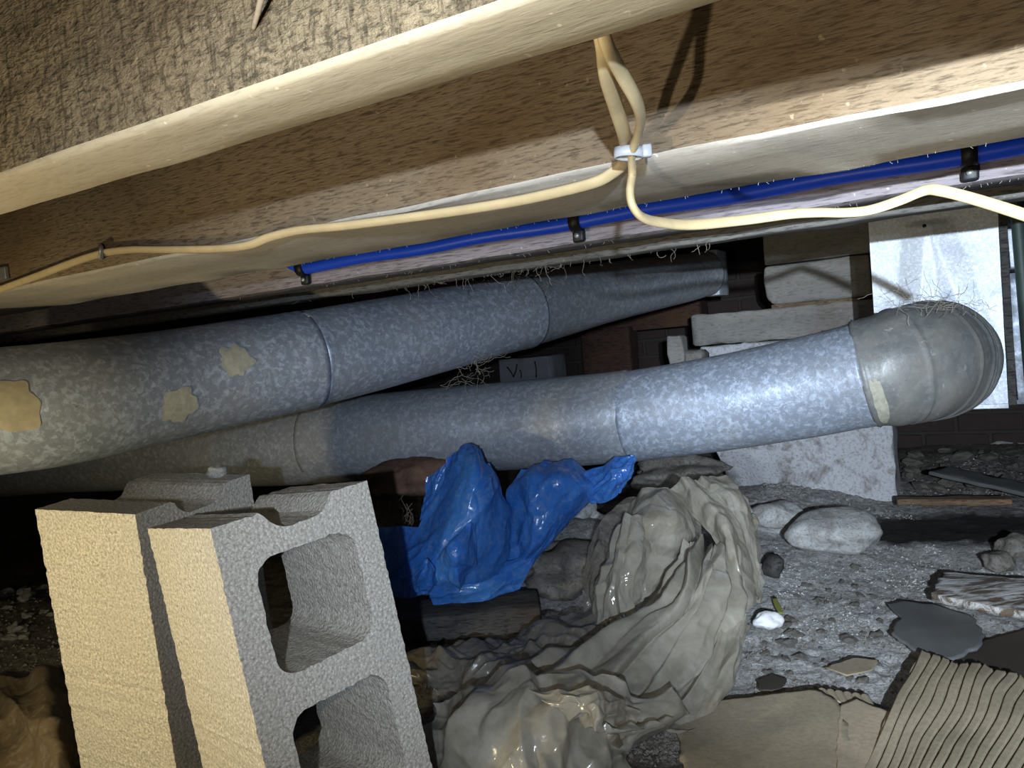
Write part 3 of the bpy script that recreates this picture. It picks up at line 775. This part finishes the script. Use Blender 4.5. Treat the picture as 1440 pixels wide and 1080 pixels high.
slab('paper_scrap', [(1062, 960), (1085, 948), (1105, 955), (1100, 970), (1070, 974)], .002, M['wetbrown'], 'small dark paper scrap beside the clear plastic edge', 'scrap', .010, seed=8)
# ribbed cardboard, flutes as real waves
c00, c10, c11, c01 = G(1200, 1110, .02), G(1520, 1190, .02), G(1640, 1000, .02), G(1296, 926, .02)
nu, nv = 300, 60; V = []; Fc = []
for j in range(nv + 1):
    for i in range(nu + 1):
        u, v = i / nu, j / nv
        v2 = v * (1 - .03 * abs(math.sin(u * 21)) - .05 * noise.noise(Vector((u * 9, 0, 4))) - .12 * max(0, u - .1) * (1 - u))
        p = (c00 * (1 - u) + c10 * u) * (1 - v2) + (c01 * (1 - u) + c11 * u) * v2
        ph = u * 20 + .3 * noise.noise(Vector((u * 6, v * 4, 1)))
        fr = ph - math.floor(ph); p.z += .006 - (.007 + .004 * noise.noise(Vector((u * 30, v * 9, 6)))) * math.exp(-((min(fr, 1 - fr)) / .085) ** 2) + .008 * noise.noise(Vector((u * 3, v * 3, 2))) + .010 * v
        V.append(p)
for j in range(nv):
    for i in range(nu):
        a = j * (nu + 1) + i; Fc.append((a, a + 1, a + nu + 2, a + nu + 1))
o = obj('ribbed_cardboard', V, Fc, M['card'], None, True); tag(o, 'ribbed brown corrugated cardboard at the bottom right corner', 'cardboard')
sm = o.modifiers.new('thickness', 'SOLIDIFY'); sm.thickness = .003; sm.offset = -1
nu, nv = 60, 10; V = []; Fc = []
a, b, c, d = G(1160, 985, .016), G(1235, 1000, .016), G(1222, 978, .016), G(1150, 968, .016)
for j in range(nv + 1):
    for i in range(nu + 1):
        u, v = i / nu, j / nv; p = (a * (1 - u) + b * u) * (1 - v) + (d * (1 - u) + c * u) * v
        p.z += .003 * abs(math.sin(u * 6 * math.pi)) ** .6; V.append(p)
for j in range(nv):
    for i in range(nu):
        k = j * (nu + 1) + i; Fc.append((k, k + 1, k + nu + 2, k + nu + 1))
o = obj('ribbed_cardboard', V, Fc, M['card_pale'], None, True); tag(o, 'tiny ribbed cardboard strip showing above the pale torn piece', 'cardboard')
o.modifiers.new('thickness', 'SOLIDIFY').thickness = .002
# rocks
def rock(name, px, py, z, rx, ry, rz, mat, label, cat='stone', seed=1, rot=0, group=None, sub=4, rough=.22):
    p = G(px, py, z); bm = rock_bm(rx, ry, rz, seed, sub, rough)
    o = obj_bm(name, bm, mat, None, True, (p.x, p.y, z), rot); tag(o, label, cat, group); return o
rock('flat_stone', 1172, 748, .045, .115, .085, .052, M['rock'], 'large rounded pale stone in front of the white pier', seed=3, rot=-.3, rough=.16)
rock('broken_rock', 1092, 728, .035, .075, .06, .04, M['rock'], 'blue-grey broken rock left of the large rounded stone', seed=5)
rock('plaster_lump', 1080, 873, .016, .026, .018, .014, M['crystal'], 'small bright white plaster lump beside the clear plastic', 'lump', seed=6)
rock('concrete_chunk', 1428, 626, .03, .11, .06, .03, M['rock'], 'grey concrete chunk at the far right edge under the box', 'rubble', seed=7)
rock('stone', 1415, 604, .08, .05, .05, .045, M['rock'], 'rounded stone on top of the grey chunk at the right edge', seed=8)
rock('stone', 1432, 770, .02, .045, .04, .03, M['rock_dark'], 'grey rock at the right edge beside the dark wet patch', seed=9)
rock('stone', 1405, 790, .015, .03, .03, .02, M['rock_dark'], 'small grey rock left of the one at the right edge', seed=10)
bm = rock_bm(.105, .07, .042, 12, 4, .3)
tag(obj_bm('rusty_crust', bm, M['rust'], None, True, tuple(DP(578, 672, 1.68)), .3), 'rust brown crust clinging under the lower duct left of the blue bag', 'crust')
rock('gravel_lump', 812, 735, .08, .075, .06, .055, M['rock'], 'dusty grey mortar lump right of the blue bag', 'lump', seed=13, rough=.35)
rock('gravel_lump', 742, 790, .05, .13, .09, .05, M['rock_dark'], 'brown dirt clod at the foot of the blue bag', 'lump', seed=14, rough=.35)
rock('gravel_lump', 800, 800, .05, .10, .10, .05, M['rock_dark'], 'brown dirt clod between the blue bag and the clear plastic', 'lump', seed=15, rough=.35)
rock('gravel_lump', 960, 665, .10, .16, .1, .05, M['rock_dark'], 'dark lumpy dirt under the lower duct behind the clear plastic', 'lump', seed=16, rough=.35)
bm = rock_bm(.014, .012, .010, 17, 3); bpy.context.view_layer.update(); p_ = b2.matrix_world @ Vector((.180, .05, .006))
tag(obj_bm('mortar_chip', bm, M['rock'], None, True, tuple(p_)), 'grey mortar chip on the top right corner of the left concrete block', 'chip')
box_between('wooden_lath', G(1262, 712, .03), G(1425, 712, .03), .05, .018, M['brownwood'], 'brown wooden lath lying above the dark wet patch', 'lath', seed=6)
box_between('slate_plank', G(1305, 668, .07), G(1470, 706, .04), .10, .012, M['slate'], 'grey plank slanting down at the right edge behind the lath', 'plank', seed=7)
lf = [(1086, 842), (1092, 840), (1098, 852), (1101, 862), (1095, 862), (1089, 852)]
slab('dry_leaf', lf, .001, M['leaf'], 'yellow green dry leaf above the white plaster lump', 'leaf', .018, .0005, 9, n_in=4)
# black rag bit
rock('black_rag', 1086, 798, .022, .022, .03, .03, M['darkwood'], 'small crumpled black rag below the broken rock', 'rag', seed=24, sub=2, rough=.35)
# scattered stones one by one
def scatter_stones(n, x0, y0, x1, y1, r0, r1, mat, group, label, seed):
    random.seed(seed); protos = []
    for k in range(4):
        bm = rock_bm(1, .75, .5, seed + k * 3.1, 2, .55); bmesh.ops.recalc_face_normals(bm, faces=bm.faces[:]); me = bpy.data.meshes.new('stone'); bm.to_mesh(me); bm.free(); me.materials.append(mat); protos.append(me)
    for k in range(n):
        px, py = random.uniform(x0, x1), random.uniform(y0, y1); p = G(px, py); r = r0 + (r1 - r0) * random.random() ** 2
        o = bpy.data.objects.new('stone_chip', protos[k % 4]); COL.objects.link(o); o.scale = (r, r, r); o.rotation_euler = (random.uniform(-.3, .3), random.uniform(-.3, .3), random.uniform(0, 6.3))
        o.location = (p.x, p.y, gh(p.x, p.y) + r * .25); tag(o, label, 'stone', group)
scatter_stones(40, 1075, 700, 1250, 735, .006, .016, M['rock'], 'white mortar chips below the pier', 'white mortar chip on the dirt just below the white pier', 31)
scatter_stones(40, 1265, 650, 1440, 692, .008, .034, M['rock_dark'], 'pale rubble at the far right', 'pale rubble stone on the floor at the far right behind the lath', 32)
scatter_stones(30, -10, 850, 85, 955, .006, .018, M['rock'], 'pale chips at the left edge', 'pale stone chip at the left edge beside the concrete blocks', 33)
scatter_stones(60, 1060, 780, 1240, 960, .003, .013, M['rock_dark'], 'grey chips in the middle dirt', 'small grey chip on open dirt right of the clear plastic', 34)
# fine crumbs, uncountable
def crumbs(name, n, regions, r0, r1, mat, label, seed):
    random.seed(seed); V = []; Fc = []
    for k in range(n):
        x0, y0, x1, y1 = random.choice(regions); p = G(random.uniform(x0, x1), random.uniform(y0, y1))
        if p.dot(NV) > 3.1 or noise.noise(Vector((p.x * 7, p.y * 7, seed))) < random.uniform(-.35, .25): continue
        r = r0 + (r1 - r0) * random.random() ** 3; z = gh(p.x, p.y); o = len(V)
        a = random.uniform(0, 6.28); 
        for dx, dy, dz in ((1, 0, 0), (-.5, .9, 0), (-.6, -.8, .1), (.1, .1, .9)):
            s = r * random.uniform(.7, 1.3); V.append((p.x + (dx * math.cos(a) - dy * math.sin(a)) * s, p.y + (dx * math.sin(a) + dy * math.cos(a)) * s, z + dz * s))
        Fc += [(o, o + 1, o + 3), (o + 1, o + 2, o + 3), (o + 2, o, o + 3)]
    ob = obj(name, V, Fc, mat); tag(ob, label, 'debris', kind='stuff')
crumbs('white_crumbs', 7000, [(1070, 690, 1290, 730), (1080, 770, 1440, 840), (1100, 790, 1330, 900), (1280, 640, 1440, 700), (1380, 780, 1440, 830)], .0008, .0042, M['rock'], 'white lime crumbs strewn over the dirt floor', 41)
crumbs('dark_crumbs', 9000, [(1040, 840, 1260, 980), (560, 840, 900, 1000), (1050, 800, 1440, 980), (-20, 840, 120, 1000), (850, 1020, 960, 1080)], .001, .005, M['rock_dark'], 'dark grit and soil crumbs strewn over the dirt floor', 42)
# roots under the rusty lump
random.seed(5); V = []; Fc = []
for k in range(26):
    p = DP(random.uniform(520, 600), random.uniform(690, 720), 1.62); P = [p]
    for q in range(5): P.append(P[-1] + Vector((random.uniform(-.012, .012), random.uniform(-.01, .01), -.012)))
    v, f = sweep(catmull(P, 10), .0008, 4, False); o0 = len(V); V += v; Fc += [tuple(a + o0 for a in x) for x in f]
tag(obj('dry_roots', V, Fc, M['root']), 'tangle of dry roots hanging below the rusty lump', 'roots', kind='stuff')
# cobwebs / hanging fibres
random.seed(11); V = []; Fc = []
def strand(p, L, dirv, r=.00035, wob=.25):
    global V, Fc
    P = [p]; d = Vector(dirv).normalized()
    for q in range(6):
        d = (d + Vector((random.uniform(-1, 1), random.uniform(-1, 1), random.uniform(-1, 1))) * wob).normalized(); P.append(P[-1] + d * L / 6)
    v, f = sweep(catmull(P, 12), r, 3, False); o0 = len(V); V += v; Fc += [tuple(a + o0 for a in x) for x in f]
for k in range(85):
    px = random.gauss(680, 120) if k % 3 else random.uniform(500, 1050); t = G(px, 480 - .1426 * px, JZ).dot(DV)
    strand(NV * (cD0 + random.uniform(0, .04)) + DV * t + Vector((0, 0, JZ)), random.uniform(.006, .05) * random.random(), (random.uniform(-1, 1), 0, -.8), .00032, .6)
for k in range(50):
    px = random.uniform(320, 1440); t = G(px, 470 - .153 * px, JZ).dot(DV); strand(NV * cC0 + DV * t + Vector((0, 0, JZ)), random.uniform(.001, .006), (random.uniform(-1, 1), -.3, -1), .00028)
for k in range(60):
    px = random.uniform(100, 1440); t = G(px, 445 - .174 * px, JZ).dot(DV); strand(NV * (cB1 - random.uniform(0, .01)) + DV * t + Vector((0, 0, JZ)), random.uniform(.001, .003), (random.uniform(-1, 1), -.3, -1), .0002)
tag(obj('cobwebs', V, Fc, M['fibre']), 'fine cobwebs and fibres hanging from the joists', 'cobweb', kind='stuff')
V = []; Fc = []
for k in range(45):
    p = DP(random.gauss(662, 14), random.gauss(520, 12), random.uniform(1.60, 1.70)); strand(p, random.uniform(.02, .07), (random.uniform(-1, 1), 0, random.uniform(-1, .6)), .0004, .6)
for k in range(50):
    p = DP(random.gauss(730, 30), random.gauss(400, 12), random.uniform(1.66, 1.72)); strand(p, random.uniform(.02, .08), (random.uniform(-1, 1), 0, random.uniform(-1, .2)), .0003, .5)
for k in range(60):
    p = DP(random.gauss(1320, 40), random.gauss(428, 8), random.uniform(1.33, 1.42)); strand(p, random.uniform(.02, .06), (random.uniform(-1, 1), 0, random.uniform(-.6, .6)), .0004, .5)
tag(obj('cobweb_clump', V, Fc, M['fibre']), 'dusty cobweb strands caught on the two ducts', 'cobweb', kind='stuff')

# ================================================================ PLASTIC
def patches(name, defs, mat, label, cat, parent=None):
    gs = []
    for rows, amp, sc, pleat, npl, seed, *per in defs:
        g = loft(rows_px(rows), 130, 130); gs.append(crumple(g, amp, sc, .3, pleat, npl, seed, per[0] if per else 0))
    V, Fc = grid_mesh(gs); o = obj(name, V, Fc, mat, parent, True)
    if label: tag(o, label, cat)
    return o
body = [[(965, 768, 1.40), (985, 764, 1.37), (1005, 766, 1.37), (1027, 764, 1.40)],
        [(942, 812, 1.36), (972, 800, 1.27), (1005, 800, 1.27), (1041, 832, 1.34)],
        [(885, 880, 1.30), (950, 852, 1.19), (1000, 862, 1.20), (1047, 874, 1.30)],
        [(760, 915, 1.24), (885, 900, 1.13), (978, 925, 1.16), (1030, 935, 1.24)],
        [(690, 945, 1.18), (825, 945, 1.08), (935, 972, 1.10), (1012, 988, 1.17)],
        [(650, 980, 1.10), (785, 985, 1.04), (895, 1008, 1.06), (995, 1024, 1.12)]]
swath = [[(612, 990, 1.14), (645, 962, 1.07), (722, 942, 1.05), (795, 945, 1.03), (870, 962, 1.02), (950, 990, 1.06)],
         [(604, 1015, 1.11), (660, 992, 1.00), (740, 975, .98), (812, 985, .98), (885, 992, .99), (975, 1008, 1.05)],
         [(600, 1050, 1.08), (650, 1035, .97), (730, 1008, .95), (800, 1020, .95), (860, 1040, .96), (900, 1045, 1.03)],
         [(605, 1100, 1.05), (660, 1095, .93), (740, 1080, .91), (800, 1085, .91), (850, 1075, .93), (880, 1062, 1.0)],
         [(610, 1170, 1.02), (670, 1170, .88), (740, 1170, .86), (800, 1170, .86), (850, 1150, .9), (880, 1110, .98)]]
hump = [[(882, 722, 1.56), (903, 690, 1.52), (935, 686, 1.51), (965, 702, 1.52), (987, 730, 1.53)],
        [(874, 760, 1.47), (905, 735, 1.40), (940, 728, 1.39), (970, 740, 1.42), (989, 758, 1.50)],
        [(880, 800, 1.47), (905, 788, 1.42), (935, 785, 1.41), (955, 785, 1.44), (972, 778, 1.50)],
        [(885, 860, 1.44), (905, 850, 1.43), (925, 842, 1.44), (938, 828, 1.46), (955, 800, 1.49)]]
lobe = [[(866, 752, 1.43), (878, 730, 1.41), (898, 724, 1.40), (914, 745, 1.43)],
        [(845, 795, 1.39), (865, 778, 1.34), (890, 772, 1.33), (912, 780, 1.38)],
        [(830, 840, 1.36), (852, 830, 1.30), (880, 822, 1.30), (905, 818, 1.35)],
        [(836, 890, 1.33), (856, 882, 1.29), (880, 874, 1.29), (897, 866, 1.33)]]
band = [[(942, 690, 1.56), (960, 672, 1.54), (978, 676, 1.55)], [(972, 722, 1.50), (993, 705, 1.46), (1012, 700, 1.49)],
        [(1003, 757, 1.42), (1024, 744, 1.38), (1042, 742, 1.43)], [(1018, 795, 1.37), (1040, 800, 1.32), (1062, 812, 1.37)], [(1033, 852, 1.36), (1047, 856, 1.33), (1064, 842, 1.37)]]
outer = [[(972, 682, 1.60), (1000, 667, 1.60), (1030, 676, 1.60), (1052, 702, 1.60)], [(1000, 716, 1.52), (1030, 702, 1.49), (1055, 726, 1.50), (1066, 762, 1.52)],
         [(1020, 762, 1.46), (1042, 762, 1.42), (1066, 790, 1.43), (1070, 815, 1.46)], [(1032, 800, 1.42), (1047, 822, 1.38), (1063, 842, 1.38), (1067, 850, 1.42)]]
tipf = [[(1030, 830, 1.30), (1047, 870, 1.26), (1050, 880, 1.30)], [(1000, 920, 1.18), (1022, 950, 1.14), (1034, 935, 1.20)], [(955, 990, 1.08), (985, 1015, 1.07), (1012, 990, 1.13)], [(905, 1015, 1.03), (955, 1030, 1.03), (994, 1025, 1.07)]]
curl = [[(748, 975, .96), (800, 965, .93), (860, 975, .94), (905, 1000, .98)], [(770, 990, .93), (815, 990, .90), (858, 1005, .90), (890, 1020, .96)], [(800, 1005, .925), (835, 1015, .90), (860, 1035, .90), (878, 1052, .95)], [(840, 1010, .93), (880, 1018, .92), (915, 1018, .95), (950, 1005, 1.0)]]
spiral = [[(650, 995, .93), (690, 985, .90), (760, 995, .885), (840, 1040, .90)], [(648, 1010, .92), (700, 1000, .885), (750, 1015, .87), (820, 1045, .885)], [(655, 1025, .90), (690, 1022, .875), (735, 1035, .865), (875, 1052, .90)]]
patches('plastic_sheet', [(body, .012, 13, .018, 4.2, 1.2, .026), (swath, .012, 12, .018, 3.4, 4.7, .018), (hump, .010, 18, .006, 2.4, 2.3), (lobe, .010, 18, .008, 2.3, 3.1, .012),
        (band, .008, 22, .006, 1.5, 5.0), (outer, .008, 20, .008, 2.2, 6.0, .010), (tipf, .006, 20, .010, 2, 7.4), (curl, .010, 18, .012, 2.5, 8.8)],
        M['clear'], 'large crumpled sheet of dirty clear plastic heaped on the floor', 'plastic sheet')
dk = [[(560, 930, 1.34), (640, 915, 1.34), (720, 893, 1.34), (785, 868, 1.36), (860, 866, 1.37)],
      [(575, 935, 1.28), (650, 925, 1.24), (730, 905, 1.25), (805, 890, 1.27), (870, 892, 1.30)],
      [(585, 968, 1.22), (660, 965, 1.18), (745, 940, 1.19), (815, 918, 1.22), (880, 905, 1.26)]]
dk2 = [[(828, 770, 1.50), (845, 735, 1.55), (880, 700, 1.6), (900, 700, 1.6)], [(818, 810, 1.44), (835, 790, 1.46), (860, 770, 1.5), (885, 760, 1.52)], [(822, 862, 1.4), (840, 850, 1.42), (870, 840, 1.45), (900, 830, 1.46)]]
patches('dark_plastic_sheet', [(dk, .016, 16, .020, 5, 2.2), (dk2, .008, 20, .01, 2, 3.3)], M['clear_dark'], 'dark crumpled clear plastic between the black timber and the big heap', 'plastic sheet')
# blue bag
bb = [[(632, 645, 1.50), (646, 631, 1.50), (668, 628, 1.50), (676, 642, 1.51)], [(617, 690, 1.48), (650, 668, 1.42), (685, 668, 1.42), (704, 690, 1.49)],
      [(594, 737, 1.47), (635, 725, 1.39), (680, 722, 1.39), (716, 732, 1.48)], [(575, 777, 1.46), (622, 768, 1.39), (670, 772, 1.39), (714, 778, 1.47)], [(560, 812, 1.46), (602, 818, 1.42), (655, 822, 1.42), (712, 806, 1.48)]]
b2_ = [[(736, 664, 1.56), (760, 652, 1.54), (800, 649, 1.53), (832, 668, 1.54)], [(711, 690, 1.54), (760, 672, 1.47), (810, 676, 1.46), (852, 692, 1.50)],
       [(710, 730, 1.53), (758, 722, 1.46), (800, 716, 1.47), (832, 706, 1.52)], [(708, 772, 1.53), (745, 766, 1.48), (782, 752, 1.49), (800, 735, 1.54)], [(700, 812, 1.52), (725, 806, 1.50), (745, 795, 1.51), (760, 778, 1.54)]]
b3 = [[(818, 668, 1.52), (860, 648, 1.48), (893, 641, 1.47)], [(824, 690, 1.49), (866, 670, 1.44), (893, 651, 1.46)], [(832, 708, 1.50), (862, 700, 1.47), (880, 682, 1.48)]]
b4 = [[(640, 757, 1.37), (655, 738, 1.35), (672, 737, 1.37)], [(615, 782, 1.36), (642, 770, 1.31), (671, 790, 1.36)], [(616, 815, 1.36), (641, 806, 1.32), (662, 802, 1.36)], [(628, 827, 1.38), (642, 832, 1.36), (652, 822, 1.38)]]
b5 = [[(588, 800, 1.39), (600, 786, 1.36), (613, 800, 1.39)], [(578, 816, 1.40), (598, 812, 1.37), (614, 812, 1.40)], [(574, 828, 1.41), (598, 835, 1.40), (613, 826, 1.41)]]
b6 = [[(600, 672, 1.57), (616, 660, 1.56), (636, 645, 1.56)], [(595, 702, 1.56), (608, 695, 1.55), (625, 686, 1.54)], [(590, 732, 1.55), (600, 725, 1.54), (616, 705, 1.53)]]
b7 = [[(530, 742, 1.52), (560, 740, 1.50), (592, 742, 1.52)], [(535, 785, 1.50), (562, 780, 1.47), (585, 778, 1.5)], [(545, 838, 1.49), (570, 842, 1.47), (600, 835, 1.49)]]
b8 = [[(600, 815, 1.47), (660, 805, 1.45), (760, 775, 1.5)], [(605, 835, 1.47), (660, 825, 1.44), (745, 800, 1.49)], [(610, 850, 1.47), (670, 846, 1.45), (730, 828, 1.48)]]
patches('blue_plastic_bag', [(bb, .010, 14, .010, 2.6, 1.0), (b2_, .012, 18, .008, 3, 2.0), (b3, .008, 26, .008, 2, 3.0), (b4, .006, 26, .005, 2, 4.0), (b5, .004, 30, .004, 2, 5.0),
         (b6, .006, 22, .004, 2, 6.0), (b7, .006, 16, .006, 2, 7.0), (b8, .006, 16, .006, 2, 8.0)], M['blue'], 'crumpled bright blue plastic bag leaning against the lower duct', 'plastic bag')
bp = [[(-40, 962, 1.38), (20, 955, 1.36), (62, 940, 1.34), (98, 975, 1.36)], [(-40, 1010, 1.24), (30, 1000, 1.20), (72, 985, 1.18), (100, 1020, 1.24)], [(-40, 1060, 1.14), (35, 1060, 1.10), (80, 1050, 1.08), (108, 1070, 1.14)], [(-40, 1140, 1.02), (40, 1140, 1.0), (90, 1140, .99), (118, 1140, 1.03)]]
patches('brown_plastic_sheet', [(bp, .010, 12, .016, 2.4, 3.5)], M['brown_poly'], 'brown crumpled plastic at the bottom left corner beside the blocks', 'plastic sheet')
